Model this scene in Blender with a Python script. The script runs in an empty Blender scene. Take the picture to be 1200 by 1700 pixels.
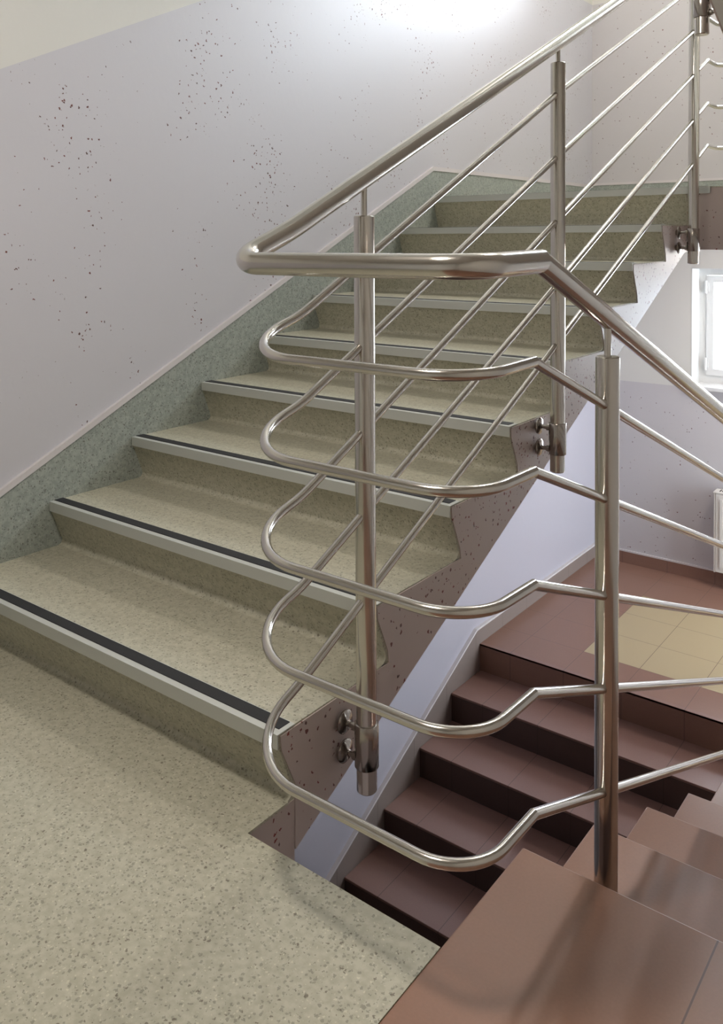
import bpy, bmesh, math
from mathutils import Vector, Matrix
S = bpy.context.scene
C = S.collection

# ------------------------------------------------------------------ camera
F, CX, CY = 1428.87, 579.86, 439.15            # focal length and principal point in pixels of the 1200x1700 frame
YAW, PITCH, ROLL = -0.6646, 0.0304, 0.0056
CAM = Vector((2.5758, -1.2915, 1.1899))
fw = Vector((math.sin(YAW)*math.cos(PITCH), math.cos(YAW)*math.cos(PITCH), -math.sin(PITCH)))
r0 = Vector((math.cos(YAW), -math.sin(YAW), 0)); d0 = fw.cross(r0)
rr = r0*math.cos(ROLL) + d0*math.sin(ROLL); dd = -r0*math.sin(ROLL) + d0*math.cos(ROLL)
cd = bpy.data.cameras.new('camera'); cam = bpy.data.objects.new('camera', cd); C.objects.link(cam)
M = Matrix((( rr.x, -dd.x, -fw.x, CAM.x), (rr.y, -dd.y, -fw.y, CAM.y), (rr.z, -dd.z, -fw.z, CAM.z), (0, 0, 0, 1)))
cam.matrix_world = M
cd.sensor_fit = 'HORIZONTAL'; cd.sensor_width = 36; cd.lens = F/1200*36
cd.shift_x = (600-CX)/1200; cd.shift_y = (CY-850)/1200
cd.clip_start = 0.05; cd.clip_end = 100
S.camera = cam

# ------------------------------------------------------------------ sky, light, exposure
w = bpy.data.worlds.new('World'); S.world = w; w.use_nodes = True
bg = w.node_tree.nodes['Background']
bg.inputs[0].default_value = (0.80, 0.90, 1.0, 1); bg.inputs[1].default_value = 10.0
S.view_settings.view_transform = 'Standard'
S.view_settings.look = 'None'
S.view_settings.exposure = 1.58
S.view_settings.gamma = 1.0
S.view_settings.use_curve_mapping = False

def area(name, loc, rot, sx, sy, power=0, color=(1, 1, 1), portal=False):
    l = bpy.data.lights.new(name, 'AREA'); l.shape = 'RECTANGLE'; l.size = sx; l.size_y = sy
    l.energy = power; l.color = color
    if portal: l.cycles.is_portal = True
    o = bpy.data.objects.new(name, l); C.objects.link(o); o.location = loc; o.rotation_euler = rot
    return o
YB = 4.97; XWALL_R = 3.25; YF = -2.9
WINX0, WINX1 = 0.736, 2.15
# sky portals in the window openings
area('sky_portal', ((WINX0+WINX1)/2, YB+0.40, 0.55), (-math.pi/2, 0, 0), 1.41, 0.83, portal=True)
area('sky_portal', ((WINX0+3.0)/2, YB+0.40, 3.50), (-math.pi/2, 0, 0), 2.26, 1.20, portal=True)
area('sky_portal', (XWALL_R+0.30, 4.225, -0.18), (0, math.pi/2, 0), 2.1, 0.95, portal=True)

# ------------------------------------------------------------------ materials
def mat(name):
    m = bpy.data.materials.new(name); m.use_nodes = True
    nt = m.node_tree; b = nt.nodes['Principled BSDF']
    return m, nt, b
def N(nt, typ, **kw):
    n = nt.nodes.new(typ)
    for k, v in kw.items():
        if k.startswith('i_'):
            key = k[2:]; key = int(key) if key.isdigit() else key
            n.inputs[key].default_value = v
        else: setattr(n, k, v)
    return n
def math_(nt, op, a, b=None, c=None):
    n = nt.nodes.new('ShaderNodeMath'); n.operation = op
    for i, x in enumerate((a, b, c)):
        if x is None: continue
        if isinstance(x, (int, float)): n.inputs[i].default_value = x
        else: nt.links.new(x, n.inputs[i])
    return n.outputs[0]
def mixc(nt, fac, a, b):
    n = nt.nodes.new('ShaderNodeMix'); n.data_type = 'RGBA'
    if isinstance(fac, (int, float)): n.inputs[0].default_value = fac
    else: nt.links.new(fac, n.inputs[0])
    for i, x in ((6, a), (7, b)):
        if isinstance(x, tuple): n.inputs[i].default_value = (*x, 1) if len(x) == 3 else x
        else: nt.links.new(x, n.inputs[i])
    return n.outputs[2]
def pos(nt):
    g = nt.nodes.new('ShaderNodeNewGeometry'); s = nt.nodes.new('ShaderNodeSeparateXYZ')
    nt.links.new(g.outputs['Position'], s.inputs[0]); return g.outputs['Position'], s.outputs
def chips(nt, P, scale, size, cover, seed=0.0):
    """mask of small irregular flecks; cover = share of cells that carry one"""
    mp = N(nt, 'ShaderNodeMapping'); nt.links.new(P, mp.inputs[0]); mp.inputs[1].default_value = (seed, seed*2, seed*3)
    nz = N(nt, 'ShaderNodeTexNoise', i_Scale=scale*1.7, i_Detail=2.0); nt.links.new(mp.outputs[0], nz.inputs['Vector'])
    mm = N(nt, 'ShaderNodeVectorMath', operation='MULTIPLY_ADD'); nt.links.new(nz.outputs['Color'], mm.inputs[0])
    mm.inputs[1].default_value = (1.1/scale,)*3; nt.links.new(mp.outputs[0], mm.inputs[2])
    v = N(nt, 'ShaderNodeTexVoronoi', i_Scale=scale); nt.links.new(mm.outputs[0], v.inputs['Vector'])
    sp = N(nt, 'ShaderNodeSeparateColor'); nt.links.new(v.outputs['Color'], sp.inputs[0])
    rad = math_(nt, 'MULTIPLY_ADD', sp.outputs[1], size*0.8, size*0.4)
    near = math_(nt, 'LESS_THAN', v.outputs['Distance'], rad)
    if not isinstance(cover, (int, float)): has = math_(nt, 'LESS_THAN', sp.outputs[0], cover)
    else: has = math_(nt, 'LESS_THAN', sp.outputs[0], cover)
    return math_(nt, 'MULTIPLY', near, has), sp.outputs[2]

def paint(name, dado, cream, line=None, chip_scale=64, chip_size=0.25, chip_col=(0.15, 0.035, 0.025), cover=0.8, rough=0.32):
    """glossy dado paint with chipped flecks; cream matt paint above a line given as fn(nt, xyz)->mask above"""
    m, nt, b = mat(name)
    P, xyz = pos(nt)
    big = N(nt, 'ShaderNodeTexNoise', i_Scale=3.2, i_Detail=4.0); nt.links.new(P, big.inputs['Vector'])
    cv = math_(nt, 'MULTIPLY', math_(nt, 'SUBTRACT', big.outputs[0], 0.40), cover*2.6)
    cv = math_(nt, 'ADD', math_(nt, 'MAXIMUM', cv, 0.0), cover*0.14)
    k, rnd = chips(nt, P, chip_scale, chip_size, cv)
    cc = mixc(nt, rnd, chip_col, (0.09, 0.055, 0.05))
    col = mixc(nt, k, dado, cc)
    if line:
        up = line(nt, xyz)
        k2, _ = chips(nt, P, 60, 0.08, 0.03, 3.3)
        col = mixc(nt, up, col, cream)
        ro = math_(nt, 'MULTIPLY_ADD', up, 0.65-rough, rough); nt.links.new(ro, b.inputs['Roughness'])
    else: b.inputs['Roughness'].default_value = rough
    nt.links.new(col, b.inputs['Base Color'])
    n2 = N(nt, 'ShaderNodeTexNoise', i_Scale=38.0, i_Detail=4.0); nt.links.new(P, n2.inputs['Vector'])
    h = math_(nt, 'MULTIPLY_ADD', k, -0.6, n2.outputs[0])
    bp = N(nt, 'ShaderNodeBump', i_Strength=0.10, i_Distance=0.004); nt.links.new(h, bp.inputs['Height'])
    nt.links.new(bp.outputs[0], b.inputs['Normal'])
    return m

DADO = (0.56, 0.545, 0.575); CREAM = (0.66, 0.645, 0.60)
def line_left(nt, s):      # dado line follows the flight, level over the landings
    z = math_(nt, 'MULTIPLY_ADD', s[1], 0.463, 1.644)
    z = math_(nt, 'MINIMUM', math_(nt, 'MAXIMUM', z, 1.48), 2.93)
    return math_(nt, 'GREATER_THAN', s[2], z)
def line_back(nt, s):      # lower hall dado to 0.122, upper landing dado to 2.93
    a = math_(nt, 'MULTIPLY', math_(nt, 'GREATER_THAN', s[2], 0.122), math_(nt, 'LESS_THAN', s[2], 1.3))
    return math_(nt, 'MAXIMUM', a, math_(nt, 'GREATER_THAN', s[2], 2.93))
m_left = paint('speckled_paint_left', DADO, CREAM, line_left, rough=0.42)
m_back = paint('speckled_paint_back', (0.55, 0.525, 0.53), CREAM, line_back, cover=0.12)
m_lowl = paint('speckled_paint_low', (0.44, 0.425, 0.475), CREAM, None, cover=0.02)
m_side = paint('speckled_stringer_paint', (0.475, 0.39, 0.355), CREAM, None, chip_scale=72, chip_size=0.27, chip_col=(0.20, 0.03, 0.02), cover=0.75, rough=0.4)
m_bead, nt, b = mat('bead_paint'); b.inputs['Base Color'].default_value = (0.62, 0.58, 0.58, 1); b.inputs['Roughness'].default_value = 0.5
m_cream, nt, b = mat('cream_paint'); b.inputs['Base Color'].default_value = (*CREAM, 1); b.inputs['Roughness'].default_value = 0.7
m_white, nt, b = mat('white_plastic'); b.inputs['Base Color'].default_value = (0.70, 0.70, 0.69, 1); b.inputs['Roughness'].default_value = 0.35
m_enamel, nt, b = mat('radiator_enamel'); b.inputs['Base Color'].default_value = (0.72, 0.69, 0.64, 1); b.inputs['Roughness'].default_value = 0.3
m_dark, nt, b = mat('slot_shade_colour'); b.inputs['Base Color'].default_value = (0.03, 0.03, 0.03, 1); b.inputs['Roughness'].default_value = 0.6

def vinyl(name, base, alt, rough=0.38):
    m, nt, b = mat(name); P, s = pos(nt)
    n1 = N(nt, 'ShaderNodeTexNoise', i_Scale=62.0, i_Detail=5.0); nt.links.new(P, n1.inputs['Vector'])
    n0 = N(nt, 'ShaderNodeTexNoise', i_Scale=3.0, i_Detail=3.0); nt.links.new(P, n0.inputs['Vector'])
    f = math_(nt, 'MULTIPLY_ADD', math_(nt, 'SUBTRACT', n1.outputs[0], 0.5), 4.2, 0.5)
    f = math_(nt, 'MULTIPLY_ADD', math_(nt, 'SUBTRACT', n0.outputs[0], 0.5), 0.8, f)
    cl = N(nt, 'ShaderNodeClamp'); nt.links.new(f, cl.inputs[0])
    col = mixc(nt, cl.outputs[0], base, alt)
    k, r = chips(nt, P, 125, 0.36, 0.80); dk = mixc(nt, r, tuple(c*0.30 for c in base), tuple(c*0.62 for c in alt))
    col = mixc(nt, math_(nt, 'MULTIPLY', k, 0.62), col, dk)
    k, r = chips(nt, P, 150, 0.28, 0.40, 5.1); col = mixc(nt, math_(nt, 'MULTIPLY', k, 0.5), col, tuple(min(1, c*1.45) for c in base))
    k, r = chips(nt, P, 105, 0.26, 0.26, 9.1); col = mixc(nt, math_(nt, 'MULTIPLY', k, 0.75), col, (base[0]*0.26, base[1]*0.22, base[2]*0.2))
    nt.links.new(col, b.inputs['Base Color']); b.inputs['Roughness'].default_value = rough
    b.inputs['Specular IOR Level'].default_value = 0.5
    bp = N(nt, 'ShaderNodeBump', i_Strength=0.08, i_Distance=0.002); nt.links.new(n1.outputs[0], bp.inputs['Height']); nt.links.new(bp.outputs[0], b.inputs['Normal'])
    return m
m_vinyl = vinyl('speckled_vinyl', (0.47, 0.45, 0.35), (0.395, 0.375, 0.285))
m_skirt = vinyl('speckled_green_vinyl', (0.36, 0.385, 0.345), (0.28, 0.31, 0.275), 0.45)

m_alu, nt, b = mat('painted_aluminium'); b.inputs['Base Color'].default_value = (0.52, 0.53, 0.49, 1); b.inputs['Metallic'].default_value = 0.25; b.inputs['Roughness'].default_value = 0.42
m_rubber, nt, b = mat('black_rubber'); b.inputs['Base Color'].default_value = (0.012, 0.012, 0.013, 1); b.inputs['Roughness'].default_value = 0.7
P, s = pos(nt); wv = math_(nt, 'SINE', math_(nt, 'MULTIPLY', s[1], 1800.0)); bp = N(nt, 'ShaderNodeBump', i_Strength=0.3, i_Distance=0.0008); nt.links.new(wv, bp.inputs['Height']); nt.links.new(bp.outputs[0], b.inputs['Normal'])

m_steel, nt, b = mat('brushed_stainless_steel'); P, s = pos(nt)
b.inputs['Base Color'].default_value = (0.60, 0.565, 0.52, 1); b.inputs['Metallic'].default_value = 1.0
nz = N(nt, 'ShaderNodeTexNoise', i_Scale=14.0, i_Detail=5.0); nt.links.new(P, nz.inputs['Vector'])
nt.links.new(math_(nt, 'MULTIPLY_ADD', nz.outputs[0], 0.12, 0.12), b.inputs['Roughness'])
m_steel2 = m_steel.copy(); m_steel2.name = 'dull_stainless_steel'; m_steel2.node_tree.nodes['Principled BSDF'].inputs['Base Color'].default_value = (0.40, 0.365, 0.335, 1)
m_zinc, nt, b = mat('polished_pin'); b.inputs['Base Color'].default_value = (0.62, 0.6, 0.56, 1); b.inputs['Metallic'].default_value = 1; b.inputs['Roughness'].default_value = 0.15

def tiles(name, base, grout, ox=0.25, oy=3.46, step=0.33, yellow=False, rough=0.3, usey=True):
    m, nt, b = mat(name); P, s = pos(nt)
    def ln(o, off):
        a = math_(nt, 'FRACT', math_(nt, 'MULTIPLY', math_(nt, 'SUBTRACT', o, off), 1/step))
        a = math_(nt, 'ABSOLUTE', math_(nt, 'SUBTRACT', a, 0.5))
        return math_(nt, 'GREATER_THAN', a, 0.5-0.0042)
    g = ln(s[0], ox)
    if usey: g = math_(nt, 'MAXIMUM', g, ln(s[1], oy))
    n1 = N(nt, 'ShaderNodeTexNoise', i_Scale=160.0, i_Detail=2.0); nt.links.new(P, n1.inputs['Vector'])
    n0 = N(nt, 'ShaderNodeTexNoise', i_Scale=5.0, i_Detail=3.0); nt.links.new(P, n0.inputs['Vector'])
    f = math_(nt, 'MULTIPLY_ADD', n1.outputs[0], 0.6, math_(nt, 'MULTIPLY', n0.outputs[0], 0.4))
    col = mixc(nt, f, tuple(c*0.86 for c in base), tuple(c*1.14 for c in base))
    if yellow:
        a = math_(nt, 'GREATER_THAN', s[0], ox+step); c_ = math_(nt, 'GREATER_THAN', s[1], oy); d_ = math_(nt, 'LESS_THAN', s[1], oy+3*step)
        k = math_(nt, 'MULTIPLY', math_(nt, 'MULTIPLY', a, c_), d_)
        col = mixc(nt, k, col, (0.42, 0.335, 0.20))
    col = mixc(nt, g, col, grout)
    nt.links.new(col, b.inputs['Base Color']); b.inputs['Roughness'].default_value = rough
    bp = N(nt, 'ShaderNodeBump', i_Strength=0.3, i_Distance=0.002); nt.links.new(math_(nt, 'MULTIPLY', g, -1.0), bp.inputs['Height']); nt.links.new(bp.outputs[0], b.inputs['Normal'])
    return m
TB = (0.235, 0.128, 0.092)
m_tile = tiles('brown_tile', TB, (0.12, 0.07, 0.055), yellow=True)
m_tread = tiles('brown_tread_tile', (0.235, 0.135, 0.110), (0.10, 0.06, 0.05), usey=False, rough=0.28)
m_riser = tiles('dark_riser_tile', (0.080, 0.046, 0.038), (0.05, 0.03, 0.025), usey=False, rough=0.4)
m_lowskirt = tiles('grey_brown_skirting_tile', (0.23, 0.185, 0.165), (0.12, 0.09, 0.08), rough=0.4)
m_step = tiles('brown_step_tile', (0.265, 0.142, 0.094), (0.12, 0.07, 0.055), ox=2.186, step=0.365, usey=False, rough=0.3)

m_glass = bpy.data.materials.new('window_glass'); m_glass.use_nodes = True; nt = m_glass.node_tree
for n in list(nt.nodes): nt.nodes.remove(n)
o_ = nt.nodes.new('ShaderNodeOutputMaterial'); t_ = nt.nodes.new('ShaderNodeBsdfTransparent'); g_ = nt.nodes.new('ShaderNodeBsdfGlossy'); g_.inputs['Roughness'].default_value = 0.02
fr = nt.nodes.new('ShaderNodeFresnel'); fr.inputs[0].default_value = 1.45; mx = nt.nodes.new('ShaderNodeMixShader')
nt.links.new(fr.outputs[0], mx.inputs[0]); nt.links.new(t_.outputs[0], mx.inputs[1]); nt.links.new(g_.outputs[0], mx.inputs[2]); nt.links.new(mx.outputs[0], o_.inputs[0])
m_lamp, nt, b = mat('added_lamp_diffuser'); b.inputs['Base Color'].default_value = (0.9, 0.88, 0.82, 1)
b.inputs['Emission Color'].default_value = (1.0, 0.93, 0.86, 1); b.inputs['Emission Strength'].default_value = 56.0

# ------------------------------------------------------------------ mesh helpers
def build(name, bm, material, parent=None, smooth=None):
    me = bpy.data.meshes.new(name)
    bmesh.ops.recalc_face_normals(bm, faces=bm.faces[:])
    if parent is not None:
        bmesh.ops.translate(bm, verts=bm.verts[:], vec=-wloc(parent))
    bm.to_mesh(me); bm.free(); me.materials.append(material)
    if smooth is not None:
        for p_ in me.polygons: p_.use_smooth = True
        me.set_sharp_from_angle(angle=math.radians(smooth))
    o = bpy.data.objects.new(name, me); C.objects.link(o)
    if parent is not None: o.parent = parent
    return o
def wloc(o):
    v = Vector(o.location)
    while o.parent: o = o.parent; v += o.location
    return v
def thing(name, label, cat, loc=(0, 0, 0), group=None):
    o = bpy.data.objects.new(name, None); C.objects.link(o); o.location = loc; o.empty_display_size = 0.1
    o['label'] = label; o['category'] = cat
    if group: o['group'] = group
    return o
def struct(o, label=None, cat=None):
    o['kind'] = 'structure'
    if label: o['label'] = label
    if cat: o['category'] = cat
    return o
def box(bm, x0, x1, y0, y1, z0, z1):
    v = [bm.verts.new(c) for c in ((x0,y0,z0),(x1,y0,z0),(x1,y1,z0),(x0,y1,z0),(x0,y0,z1),(x1,y0,z1),(x1,y1,z1),(x0,y1,z1))]
    for f in ((0,3,2,1),(4,5,6,7),(0,1,5,4),(1,2,6,5),(2,3,7,6),(3,0,4,7)): bm.faces.new([v[i] for i in f])
def B(*boxes):
    bm = bmesh.new()
    for b_ in boxes: box(bm, *b_)
    return bm
def bev(bm, wd, seg=2):
    bmesh.ops.bevel(bm, geom=bm.edges[:]+bm.verts[:], offset=wd, segments=seg, affect='EDGES', profile=0.5); return bm
def prism_x(bm, prof, x0, x1):
    a = [bm.verts.new((x0, y, z)) for y, z in prof]; b_ = [bm.verts.new((x1, y, z)) for y, z in prof]
    n = len(prof)
    bm.faces.new(a); bm.faces.new(b_[::-1])
    for i in range(n): bm.faces.new((a[i], b_[i], b_[(i+1) % n], a[(i+1) % n]))
    return bm
def prism_z(bm, prof, z0, z1):
    a = [bm.verts.new((x, y, z0)) for x, y in prof]; b_ = [bm.verts.new((x, y, z1)) for x, y in prof]
    n = len(prof)
    bm.faces.new(a[::-1]); bm.faces.new(b_)
    for i in range(n): bm.faces.new((a[i], a[(i+1) % n], b_[(i+1) % n], b_[i]))
    return bm
def fillet(pts, rad, n=12):
    """polyline with circular corners; rad[i] = tangent length at pts[i] (0 = hard mitre). returns [(point, hard)]"""
    out = [(Vector(pts[0]), False)]
    for i in range(1, len(pts)-1):
        c = Vector(pts[i]); a = Vector(pts[i-1]); b_ = Vector(pts[i+1]); t = rad[i]
        if t == 0: out.append((c, True)); continue
        u = (a-c).normalized(); v = (b_-c).normalized(); p0 = c+u*t; p1 = c+v*t
        wgt = math.sin(u.angle(v)/2)
        for k in range(n+1):
            s_ = k/n; d_ = (1-s_)**2 + 2*wgt*s_*(1-s_) + s_**2
            out.append(((p0*(1-s_)**2 + c*2*wgt*s_*(1-s_) + p1*s_**2)/d_, False))
    out.append((Vector(pts[-1]), False)); return out
def tube(bm, path, r, n=20, caps=True):
    P = [q if isinstance(q, tuple) and isinstance(q[0], Vector) else (Vector(q), False) for q in path]
    pts = [q[0] for q in P]
    T = [(pts[i+1]-pts[i]).normalized() for i in range(len(pts)-1)]
    up = Vector((0, 0, 1)) if abs(T[0].z) < 0.9 else Vector((1, 0, 0))
    u = (up - T[0]*up.dot(T[0])).normalized()
    prev = None; first = None
    for i in range(len(pts)):
        tin = T[max(i-1, 0)]; tout = T[min(i, len(T)-1)]
        if i > 0:
            u = (u - tin*u.dot(tin)).normalized()
        bis = (tin+tout).normalized()
        vdir = tin.cross(u)
        ring = []
        for k in range(n):
            a = 2*math.pi*k/n; off = (u*math.cos(a) + vdir*math.sin(a))*r
            # slide along the incoming direction on to the mitre plane
            t = -off.dot(bis)/tin.dot(bis)
            ring.append(pts[i] + off + tin*t)
        vs = [bm.verts.new(c) for c in ring]
        if prev:
            for k in range(n): bm.faces.new((prev[k], prev[(k+1) % n], vs[(k+1) % n], vs[k]))
        if i == 0 and caps: bm.faces.new(vs[::-1])
        if i == len(pts)-1 and caps: bm.faces.new(vs)
        if P[i][1]: vs = [bm.verts.new(v.co) for v in vs]
        prev = vs
        # rotate the frame into the outgoing direction (parallel transport)
        q = tin.rotation_difference(tout); u = q @ u
    return bm
def lathe(bm, prof, origin, axis='Z', n=28):
    """prof = [(radius, height)] closed with caps"""
    o = Vector(origin); rings = []
    for rad_, h_ in prof:
        vs = []
        for k in range(n):
            a = 2*math.pi*k/n; c, s_ = rad_*math.cos(a), rad_*math.sin(a)
            p_ = Vector((c, s_, h_)) if axis == 'Z' else (Vector((h_, c, s_)) if axis == 'X' else Vector((c, h_, s_)))
            vs.append(bm.verts.new(o+p_))
        if rings:
            for k in range(n): bm.faces.new((rings[-1][k], rings[-1][(k+1) % n], vs[(k+1) % n], vs[k]))
        rings.append(vs)
    bm.faces.new(rings[0][::-1]); bm.faces.new(rings[-1]); return bm

# ------------------------------------------------------------------ dimensions
T_, H_ = 0.3421, 0.155                 # tread, riser of the green flight
W = 1.369                              # its width
XR = 1.822                             # left edge of the brown flight
ZL = 1.413                             # upper landing
YT0, TT, HT = 0.2086, 0.3546, 0.1482   # brown flight
ZH = -1.237                            # lower hall floor
LX = 0.03                              # face of the lower left wall
SX = 0.05                              # face of the tiled skirting there
YB0, BT, BH = 3.176, 0.328, 0.1600     # basement flight
XP, XD, XN, YU = 1.44, 1.942, 1.74, -0.195
ZTOP = 4.3; ZBOT = -2.75

# ------------------------------------------------------------------ walls and floors
o = build('wall_left', B((-0.25, 0, YF-0.25, YB+0.25, -0.3, ZTOP)), m_left); struct(o)
o = build('wall_lower_left', prism_x(bmesh.new(), [(-1.5, ZBOT), (YB+0.0, ZBOT), (YB+0.0, 1.128), (2.73, 1.128), (0.05, -0.402), (-1.5, -0.402)], -0.25, LX), m_lowl); struct(o)
def wall_with_holes(name, y0, y1, holes, m, z0=ZBOT, ztop=ZTOP):
    """wall across x with rectangular openings (x0,x1,z0,z1) stacked in z, all the same x range"""
    bs = []; hx0, hx1 = holes[0][0], holes[0][1]
    bs.append((0.0, hx0, y0, y1, z0, ztop)); bs.append((hx1, XWALL_R, y0, y1, z0, ztop))
    zz = z0
    for h in holes: bs.append((hx0, hx1, y0, y1, zz, h[2])); zz = h[3]
    bs.append((hx0, hx1, y0, y1, zz, ztop))
    bm = B(*bs); bmesh.ops.remove_doubles(bm, verts=bm.verts[:], dist=1e-5)
    return build(name, bm, m)
struct(wall_with_holes('wall_back', YB, YB+0.42, [(WINX0, WINX1, 0.137, 0.967)], m_back, ztop=2.0))
struct(wall_with_holes('wall_back_upper', YB, YB+0.42, [(WINX0, 3.0, 2.90, 4.10)], m_back, z0=2.0))
struct(build('wall_front', B((0, XWALL_R, YF-0.42, YF, ZBOT, ZTOP)), m_cream))
DY0, DY1, DZ = 3.85, 4.70, 0.88            # added glazed door, out of view, brings daylight into the lower hall
struct(build('wall_right', B((XWALL_R, XWALL_R+0.25, YF-0.42, DY0, ZBOT, ZTOP), (XWALL_R, XWALL_R+0.25, DY1, YB+0.42, ZBOT, ZTOP), (XWALL_R, XWALL_R+0.25, DY0, DY1, DZ, ZTOP), (XWALL_R, XWALL_R+0.25, DY0, DY1, ZBOT, ZH)), m_cream))
bm = B((XWALL_R+0.12, XWALL_R+0.18, DY0, DY0+0.07, ZH, DZ), (XWALL_R+0.12, XWALL_R+0.18, DY1-0.07, DY1, ZH, DZ), (XWALL_R+0.12, XWALL_R+0.18, DY0+0.07, DY1-0.07, DZ-0.07, DZ), (XWALL_R+0.12, XWALL_R+0.18, DY0+0.07, DY1-0.07, ZH, ZH+0.12), (XWALL_R+0.12, XWALL_R+0.18, 4.20, 4.26, ZH+0.12, DZ-0.07))
dr = struct(build('added_door', bm, m_white))
for a_, b_ in ((DY0+0.07, 4.20), (4.26, DY1-0.07)): build('pane', B((XWALL_R+0.146, XWALL_R+0.154, a_, b_, ZH+0.12, DZ-0.07)), m_glass, dr)
struct(build('ceiling', B((-0.25, XWALL_R+0.25, YF-0.42, YB+0.42, ZTOP, ZTOP+0.2)), m_cream))

# intermediate landing: speckled vinyl on a painted slab
YE = -0.092
bm = prism_z(bmesh.new(), [(0, YF), (XR, YF), (XR, YE), (W, YE), (W, 0.03), (0, 0.03)], -0.006, 0.0)
struct(build('floor', bm, m_vinyl))
bm = prism_z(bmesh.new(), [(0, YF), (XR, YF), (XR, YE-0.004), (W-0.002, YE-0.004), (W-0.002, 0.05), (0, 0.05)], -0.40, -0.006)
struct(build('floor_slab', bm, m_side))
# brown tiled part of the same landing
struct(build('floor_tiled', bev(B((XR+0.0005, XWALL_R, YF, YT0, -0.02, 0.0)), 0.003, 2), m_step))
struct(build('floor_tiled_slab', B((XR+0.0005, XWALL_R, YF, YT0-0.03, -0.40, -0.02)), m_side))
# lower hall, basement, upper landing
struct(build('floor_hall', prism_z(bmesh.new(), [(SX-0.03, YB0), (XR, YB0), (XR, 2.66), (XWALL_R, 2.66), (XWALL_R, YB), (SX-0.03, YB)], ZH-0.2, ZH), m_tile))
struct(build('floor_basement', B((0, XWALL_R, -1.5, YB, ZBOT-0.1, ZBOT)), m_tile))
struct(build('wall_basement', B((0, XWALL_R, -1.6, -1.5, ZBOT, -0.4)), m_cream))
y9 = 8*T_
struct(build('floor_upper', B((0, XWALL_R, y9+0.004, YB, ZL-0.004, ZL)), m_vinyl))
struct(build('floor_upper_slab', B((0, W+0.0001, y9+0.06, YB, 1.13, ZL-0.004), (W+0.0001, XWALL_R, y9+0.006, YB, 1.13, ZL-0.004)), m_side))
# storey landing overhead (above the viewer)
ZU = ZL+9*0.155
struct(build('ceiling_landing', B((0, XWALL_R, YF, 0.0, ZU-0.30, ZU)), m_cream))

# ------------------------------------------------------------------ baseboards
def skirt_top(y): return min(max(0.293+0.463*y, 0.15), 1.56)
yk0 = (0.15-0.293)/0.463; yk1 = (1.56-0.293)/0.463
top = [(YF, 0.15), (yk0, 0.15), (yk1, 1.56), (YB, 1.56)]
low = [(YB, ZL), (y9+0.1, ZL), (y9, ZL-0.3), (0.3, 0.0), (YF, 0.0)]
struct(build('baseboard_left', prism_x(bmesh.new(), top+low, 0.0, 0.010), m_skirt))
bt = [(y, z+0.022) for y, z in top]
struct(build('trim_1', prism_x(bmesh.new(), bt + top[::-1], 0.0, 0.014), m_bead))
struct(build('baseboard_back', B((0.010, XWALL_R, YB-0.010, YB, ZL, 1.575)), m_skirt))
struct(build('trim_2', B((0.012, XWALL_R, YB-0.013, YB, 1.575, 1.593)), m_bead))
# tiled skirting beside the basement flight and round the hall
yk = YB0-0.03
prof = [(YB0-8*BT, ZH-8*BH+0.10), (yk, ZH+0.088), (YB, ZH+0.088), (YB, ZH), (YB0, ZH), (YB0, ZH-0.4), (YB0-8*BT, ZH-8*BH-0.2)]
struct(build('baseboard_lower', prism_x(bmesh.new(), prof, LX, SX), m_lowskirt))
bt = [(YB0-8*BT, ZH-8*BH+0.10), (yk, ZH+0.088), (YB, ZH+0.088), (YB, ZH+0.099), (yk-0.003, ZH+0.099), (YB0-8*BT, ZH-8*BH+0.112)]
struct(build('trim_3', prism_x(bmesh.new(), bt, LX, SX+0.001), m_bead))
struct(build('baseboard_hall', B((SX, XWALL_R, YB-0.012, YB, ZH, ZH+0.085)), m_tile))
struct(build('trim_4', B((SX, XWALL_R, YB-0.013, YB, ZH+0.085, ZH+0.096)), m_bead))

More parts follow.
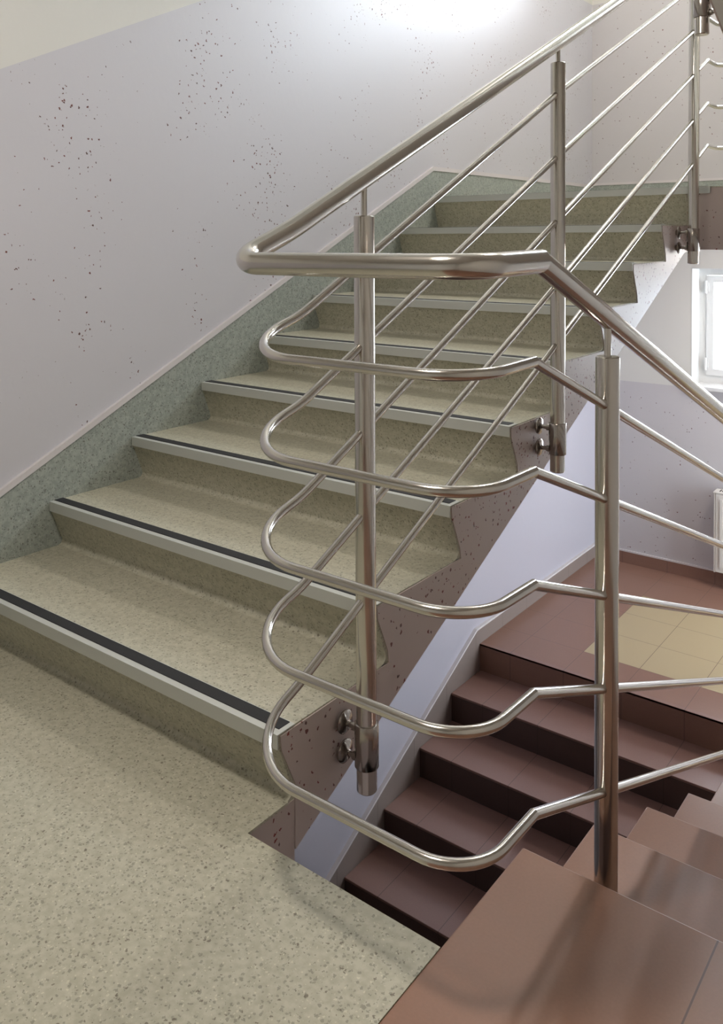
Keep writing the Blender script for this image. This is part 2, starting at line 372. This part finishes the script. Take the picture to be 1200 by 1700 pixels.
# ------------------------------------------------------------------ windows
def window(n, x0, x1, z0, z1, yin, yout, sign, panes=2):
    """frame set yin..yout; sign=+1 if the room lies towards -y"""
    fr_ = 0.055; ya, yb = sorted((yin, yout)); bs = [(x0, x1, ya, yb, z0, z0+fr_), (x0, x1, ya, yb, z1-fr_, z1), (x0, x0+fr_, ya, yb, z0+fr_, z1-fr_), (x1-fr_, x1, ya, yb, z0+fr_, z1-fr_)]
    root = build('window_%d' % n, B(*bs), m_white); struct(root)
    wx = (x1-x0-2*fr_)/panes; sa = 0.05
    for i in range(panes):
        a = x0+fr_+i*wx; b_ = a+wx; yo = -0.012*sign
        bs = [(a+.003, b_-.003, ya+yo, yb+yo, z0+fr_+.003, z0+fr_+sa), (a+.003, b_-.003, ya+yo, yb+yo, z1-fr_-sa, z1-fr_-.003),
              (a+.003, a+sa, ya+yo, yb+yo, z0+fr_+sa, z1-fr_-sa), (b_-sa, b_-.003, ya+yo, yb+yo, z0+fr_+sa, z1-fr_-sa)]
        sash = build('sash', B(*bs), m_white, root)
        ym = (ya+yb)/2
        build('pane', B((a+sa, b_-sa, ym-.004, ym+.004, z0+fr_+sa, z1-fr_-sa)), m_glass, sash)
        if i == 0:
            yh = yin - 0.02*sign
            for zc in (z0+0.14, z1-0.14):
                bm = bmesh.new(); tube(bm, [(a, yh, zc-0.045), (a, yh, zc+0.045)], 0.009, 12); box(bm, a-0.004, a+0.018, min(yin, yh), max(yin, yh), zc-0.03, zc+0.03)
                build('hinge', bm, m_white, root)
        if i == 1:
            bm = bmesh.new(); box(bm, a+0.012, a+0.038, min(yin, yin-0.025*sign), max(yin, yin-0.025*sign), (z0+z1)/2-0.03, (z0+z1)/2+0.03)
            box(bm, a+0.017, a+0.033, min(yin-0.03*sign, yin-0.045*sign), max(yin-0.03*sign, yin-0.045*sign), (z0+z1)/2-0.13, (z0+z1)/2+0.01)
            build('handle', bm, m_white, root)
    return root
w1 = window(1, WINX0, WINX1, 0.137, 0.967, YB+0.17, YB+0.24, 1)
build('window_sill', bev(B((WINX0-0.02, WINX1+0.02, YB-0.045, YB+0.172, 0.115, 0.141)), 0.004), m_white, w1)
w2 = window(2, WINX0, 3.0, 2.90, 4.10, YB+0.17, YB+0.24, 1)
build('window_sill', bev(B((WINX0-0.02, 3.02, YB-0.045, YB+0.172, 2.878, 2.904)), 0.004), m_white, w2)
for x1_, z0_, z1_, w_ in ((WINX1, 0.137, 0.967, w1), (3.0, 2.90, 4.10, w2)):
    bm = B((WINX0, WINX0+0.004, YB-0.001, YB+0.17, z0_, z1_), (x1_-0.004, x1_, YB-0.001, YB+0.17, z0_, z1_), (WINX0, x1_, YB-0.001, YB+0.17, z1_-0.004, z1_))
    build('window_reveal', bm, m_white, w_)

# ------------------------------------------------------------------ green speckled flight (up)
st = thing('staircase', 'flight of green speckled vinyl steps with black nosing strips climbing along the wall', 'staircase', (W/2, 0, 0))
def step_profile(k):
    y = (k-1)*T_; z = k*H_; zp = (k-1)*H_
    ztop = z if k < 9 else ZL
    pr = [(y+0.028, zp-0.02)]
    if k > 0:
        for i in range(7):
            a = math.pi/2*i/6; pr.append((y+0.028+0.018*math.sin(a), zp+0.018*(1-math.cos(a))))
    pr += [(y+0.006, ztop-0.034), (y+0.001, ztop-0.030), (y+0.001, ztop)]
    return pr, y, zp, ztop
for k in range(1, 10):
    pr, y, zp, zt = step_profile(k)
    ye = y+T_+0.05 if k < 9 else y+0.05
    pr += [(ye, zt), (ye, zt-0.05), (y+0.06, zp-0.02)]
    bm = prism_x(bmesh.new(), pr, 0.010, W-0.003 if k < 9 else XR)
    if k == 9:
        bm.free(); pr2 = pr
        bm = prism_x(bmesh.new(), pr2, 0.010, W-0.003)
    build('step', bm, m_vinyl, st, smooth=35)
for k in range(1, 10):
    y = (k-1)*T_; z = k*H_ if k < 9 else ZL
    x1 = W-0.001 if k < 9 else W+0.10
    L_ = [(y-0.002, z-0.030), (y-0.002, z+0.002), (y+0.054, z+0.002), (y+0.054, z+0.0005), (y+0.0012, z+0.0005), (y+0.0012, z-0.030)]
    n_ = build('nosing_strip', prism_x(bmesh.new(), L_, 0.012, x1), m_alu, st); n_['label'] = 'pale aluminium nosing'
    bm = B((0.012, x1-0.012, y+0.016, y+0.051, z+0.001, z+0.0035)); n2 = build('rubber_insert', bev(bm, 0.0008, 1), m_rubber, n_); n2['label'] = 'black rubber strip'
# painted stringer under and beside the steps
def soff(y): return -0.155+0.463*y-0.0 if y > 0 else 0
prof = []
for k in range(1, 10):
    y = (k-1)*T_; z = k*H_ if k < 9 else ZL; zp = (k-1)*H_
    prof += [(y+0.056, zp-0.003)] + ([(y+0.051, zp+0.030), (y+0.011, z-0.036), (y+0.007, z-0.004)] if k < 9 else [])
prof += [(y9+0.056, 1.13), (2.70, 1.115), (0.052, -0.115)]
prof[0] = (0.052, -0.004)
build('stringer', prism_x(bmesh.new(), prof, 0.032, W), m_side, st)

# ------------------------------------------------------------------ brown tiled flight (down, right)
sb = thing('staircase', 'brown tiled flight going down at the lower right beneath the steel handrail', 'staircase', (2.5, 0.2, 0))
for k in range(0, 8):
    y = YT0+k*TT; z = -k*HT
    yb_ = y-TT-0.02 if k else y-0.03
    s_ = build('step', bev(B((XR, XWALL_R-0.004, yb_, y, z-0.02, z)), 0.003, 2), m_step, sb) if k else sb
    zl = -(k+1)*HT if k < 7 else ZH
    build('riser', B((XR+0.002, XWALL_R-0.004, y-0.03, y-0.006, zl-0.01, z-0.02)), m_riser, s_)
prof = [(YF*0+0.0, -0.40), (0.0, -0.03)]
for k in range(0, 8):
    y = YT0+k*TT-0.03; z = -k*HT-0.02; prof += [(y, z), (y, -(k+1)*HT-0.02 if k < 7 else ZH)]
prof += [(YT0+7*TT-0.35, ZH-0.2), (0.85, ZH+0.5)]
build('slab', prism_x(bmesh.new(), prof, XR+0.004, XWALL_R-0.004), m_side, sb)

# ------------------------------------------------------------------ basement flight
bs_ = thing('staircase', 'dark brown tiled steps descending below the landing, under the green flight', 'staircase', (0.9, 3.1, ZH))
for k in range(0, 9):
    y = YB0-k*BT; z = ZH-k*BH
    if k == 0: y_b = y+0.03
    else: y_b = y+BT+0.02
    s_ = build('step', bev(B((SX, XR, y, y_b, z-0.012, z+(0.0005 if k == 0 else 0))), 0.002, 1), m_tread, bs_)
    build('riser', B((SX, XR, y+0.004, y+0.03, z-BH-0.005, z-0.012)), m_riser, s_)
prof = [(YB0+0.03, ZH-0.013)]
for k in range(0, 9):
    y = YB0-k*BT+0.02; z = ZH-k*BH-0.013; prof += [(y, z), (y, z-BH)]
prof += [(YB0-9*BT+0.1, ZH-9*BH-0.15), (YB0+0.03, ZH-0.3)]
build('slab', prism_x(bmesh.new(), prof, SX, XR), m_side, bs_)
struct(build('wall_basement_right', B((XR+0.004, XR+0.10, -1.5, YB0-0.02, ZBOT, -1.45)), m_cream))

# ------------------------------------------------------------------ next flight up (overhead right)
su = thing('staircase', 'underside of the upper flight, only its corner seen at the top right', 'staircase', (2.5, 2.7, ZL))
prof = [(y9+0.2, ZL-0.004)]
prof = [(y9, ZL-0.02)]
for k in range(1, 10):
    y = y9-(k-1)*T_; z = ZL+k*0.155; prof += [(y, z), (y-T_, z)] if k < 9 else [(y, z), (0.0, z)]
prof += [(0.0, 2.60), (0.03, 2.594), (y9-0.02, 1.26)]
build('slab', prism_x(bmesh.new(), prof, XR+0.006, XWALL_R-0.004), m_cream, su)
zs = lambda y: 1.82+0.4966*(1.589-y)
prof = []
for k in range(1, 10):
    y = y9-(k-1)*T_; z = ZL+k*0.155; prof += [(y, z), (y-T_, z)] if k < 9 else [(y, z), (0.0, z)]
prof += [(0.0, zs(0.0)), (y9, zs(y9))]
build('stringer', prism_x(bmesh.new(), prof, XR, XR+0.05), m_side, su)
for k in range(1, 10):
    y = y9-(k-1)*T_; z = ZL+k*0.155
    s_ = build('step', B((XR, XWALL_R-0.004, (y-T_-0.02) if k < 9 else -0.0, y+0.006, z, z+0.006)), m_vinyl, su)

# ------------------------------------------------------------------ stainless railing
rl = thing('stair_railing', 'stainless steel railing with round handrail and five looping rods round the stairwell', 'railing', (XP, 0.211, 0))
ZR = [  # each rod: z at y=.20, 1.214, 2.57 on the up side; level height of the front loop; height at the mitre on the down side; level at the top loop
    (1.132, 1.639, 2.262, 0.982, 0.985, 2.362),
    (0.954, 1.445, 2.073, 0.805, 0.802, 2.172),
    (0.767, 1.249, 1.886, 0.620, 0.612, 1.984),
    (0.585, 1.051, 1.694, 0.435, 0.428, 1.790),
    (0.394, 0.867, 1.502, 0.228, 0.222, 1.600)]
SD = 0.395
def rod_path(a, b_, c, zf, zm, zt):
    pts = [(XN, 1.00, zt+(2.785-1.0)*0.465), (XN, 2.785, zt), (XN, 2.98, zt), (XP, 2.98, zt), (XP, 2.785, zt), (XP, 1.214, b_), (XP, 0.0, a-0.20*0.475),
           (XP, YU, zf), (XD, YU, zf), (XD, 0.01, zm), (XD, 2.55, zm-SD*2.54)]
    rad = [0, 0, 0.08, 0.08, 0, 0.05, 0.03, 0.150, 0.098, 0, 0]
    return fillet(pts, rad)
for r_ in ZR:
    rp = rod_path(*r_)
    build('rod', tube(bmesh.new(), rp, 0.0092, 18), m_steel, rl, smooth=40)
HP = [(XN, 1.0, 2.547+(2.785-1.0)*0.47), (XN, 2.785, 2.547), (XN, 2.98, 2.547), (XP, 2.98, 2.547), (XP, 2.785, 2.532), (XP, 1.229, 1.797), (XP, -0.03, 1.206),
      (XP, YU+0.01, 1.146), (XD, YU+0.01, 1.146), (XD, 0.03, 1.150), (XD, 2.75, 1.150-SD*2.72)]
hr = build('handrail', tube(bmesh.new(), fillet(HP, [0, 0, 0.07, 0.07, 0, 0.05, 0.04, 0.062, 0.07, 0, 0]), 0.0203, 32), m_steel, rl, smooth=40)
hr['label'] = 'thick round handrail'
def hand_z_up(y): return 1.797+(y-1.229)*0.4705
def post(x, y, zb, zt, zh, side, tilt=(0, 0)):
    """side: +1 bracket towards +x, -1 towards -x, 0 = foot flange"""
    rp = 0.0228
    pm = lathe(bmesh.new(), [(rp-0.003, zb), (rp, zb+0.003), (rp, zt-0.002), (rp-0.002, zt)], (x, y, 0), n=36)
    p_ = build('post', pm, m_steel, rl, smooth=35)
    build('stem', tube(bmesh.new(), [(x, y, zt-0.004), (x, y, zh-0.012)], 0.0068, 16), m_steel, p_, smooth=35)
    if side:
        zc0, zc1 = zb+0.055, zb+0.155
        cm = lathe(bmesh.new(), [(rp, zc0), (rp+0.0035, zc0+0.001), (rp+0.0042, zc0+0.002), (rp+0.0042, zc1-0.002), (rp+0.0035, zc1-0.001), (rp, zc1)], (x, y, 0), n=36)
        build('collar', cm, m_steel2, p_, smooth=35)
        xw = W if side < 0 else XR
        for dz in (0.070, 0.137):
            zz = zb+dz
            ln = abs(xw-x)
            prof_ = [(0.012, 0.0), (0.012, 0.008), (0.0255, 0.009), (0.0265, 0.011), (0.0265, 0.014), (0.021, 0.018), (0.010, 0.0195), (0.0065, 0.022), (0.0065, ln-0.034), (0.010, ln-0.033), (0.010, ln-0.015)]
            if side < 0: bm = lathe(bmesh.new(), prof_, (xw, y-0.004, zz), 'X', 24)
            else: bm = lathe(bmesh.new(), [(a, -b_) for a, b_ in prof_], (xw, y, zz), 'X', 24)
            build('wall_bracket', bm, m_steel2, p_, smooth=40)
    else:
        build('foot_flange', lathe(bmesh.new(), [(0.052, zb), (0.052, zb+0.003), (0.044, zb+0.008), (0.030, zb+0.020), (0.0235, zb+0.026)], (x, y, 0), n=36), m_zinc, p_, smooth=40)
    return p_
post(XP, 0.211, -0.041, 1.239, hand_z_up(0.211), -1)
post(XP, 1.205, 0.458, 1.726, hand_z_up(1.205), -1)
post(XP, 2.590, 1.070, 2.365, hand_z_up(2.590), -1)
post(XN, 1.645, 1.846, 2.99, 2.547+(2.785-1.645)*0.47, 1)
ph = lambda y: 1.150-SD*(y-0.03)
post(XD, 0.330, -HT, 0.958, ph(0.33), 0)
post(XD, 1.75, -5*HT, ph(1.75)-0.08, ph(1.75), 0)

# ------------------------------------------------------------------ radiator under the lower window
rd = thing('radiator', 'white panel radiator on the lower hall wall under the window', 'radiator', (1.44, YB-0.06, -1.13))
RX0, RX1, RZ0, RZ1, RY0, RY1 = 0.925, 1.95, -1.125, -0.56, YB-0.115, YB-0.025
bm = bev(B((RX0+0.012, RX1-0.012, RY0, RY0+0.012, RZ0+0.01, RZ1-0.012), (RX0+0.012, RX1-0.012, RY1-0.012, RY1, RZ0+0.01, RZ1-0.012)), 0.003)
n_r = 26
for i in range(n_r):
    x = RX0+0.05+i*(RX1-RX0-0.1)/(n_r-1); box(bm, x-0.009, x+0.009, RY0-0.005, RY0+0.002, RZ0+0.045, RZ1-0.05)
build('panel', bm, m_enamel, rd)
build('side_cover', bev(B((RX0, RX0+0.012, RY0+0.002, RY1-0.002, RZ0+0.005, RZ1-0.004)), 0.003), m_enamel, rd)
build('side_cover', bev(B((RX1-0.012, RX1, RY0+0.002, RY1-0.002, RZ0+0.005, RZ1-0.004)), 0.003), m_enamel, rd)
tg = build('top_grille', bev(B((RX0-0.003, RX1+0.003, RY0-0.003, RY1+0.002, RZ1-0.012, RZ1)), 0.003), m_enamel, rd)
bm = bmesh.new()
for i in range(60):
    x = RX0+0.03+i*0.0165; box(bm, x, x+0.009, RY0+0.02, RY1-0.02, RZ1-0.001, RZ1+0.0006)
build('grille_slot_shade', bm, m_dark, tg)  # dark strips laid on the grille; shade of the slots put into the colour
bm = bmesh.new(); tube(bm, fillet([(RX0+0.10, RY0+0.045, RZ0+0.02), (RX0+0.10, RY0+0.045, RZ0-0.05), (RX0+0.10, YB, RZ0-0.05)], [0, 0.02, 0]), 0.009, 12)
build('supply_pipe', bm, m_white, rd, smooth=40)
for xx in (RX0+0.2, RX1-0.24): build('wall_mount', B((xx, xx+0.04, RY1-0.002, YB, RZ0+0.1, RZ1-0.1)), m_enamel, rd)

# ------------------------------------------------------------------ added round lamps, all out of view, standing in for indoor lighting
def lamp(x, y, z, where, power):
    m_l = m_lamp.copy(); m_l.node_tree.nodes['Principled BSDF'].inputs['Emission Strength'].default_value = power
    cl = thing('added_lamp', 'added unseen round lamp ' + where, 'lamp', (x, y, z))
    build('base', lathe(bmesh.new(), [(0.17, -0.03), (0.18, -0.02), (0.18, 0.0)], (x, y, z), n=40), m_white, cl, smooth=40)
    build('diffuser', lathe(bmesh.new(), [(0.05, -0.085), (0.11, -0.072), (0.145, -0.05), (0.16, -0.03)], (x, y, z), n=40), m_l, cl, smooth=60)
lamp(1.5, -0.55, ZU-0.30, 'on the underside of the storey landing', 34)
lamp(1.2, 3.3, ZTOP, 'on the top ceiling over the upper landing', 66)
lamp(1.7, 4.35, 1.13, 'under the upper landing in the lower hall', 22)
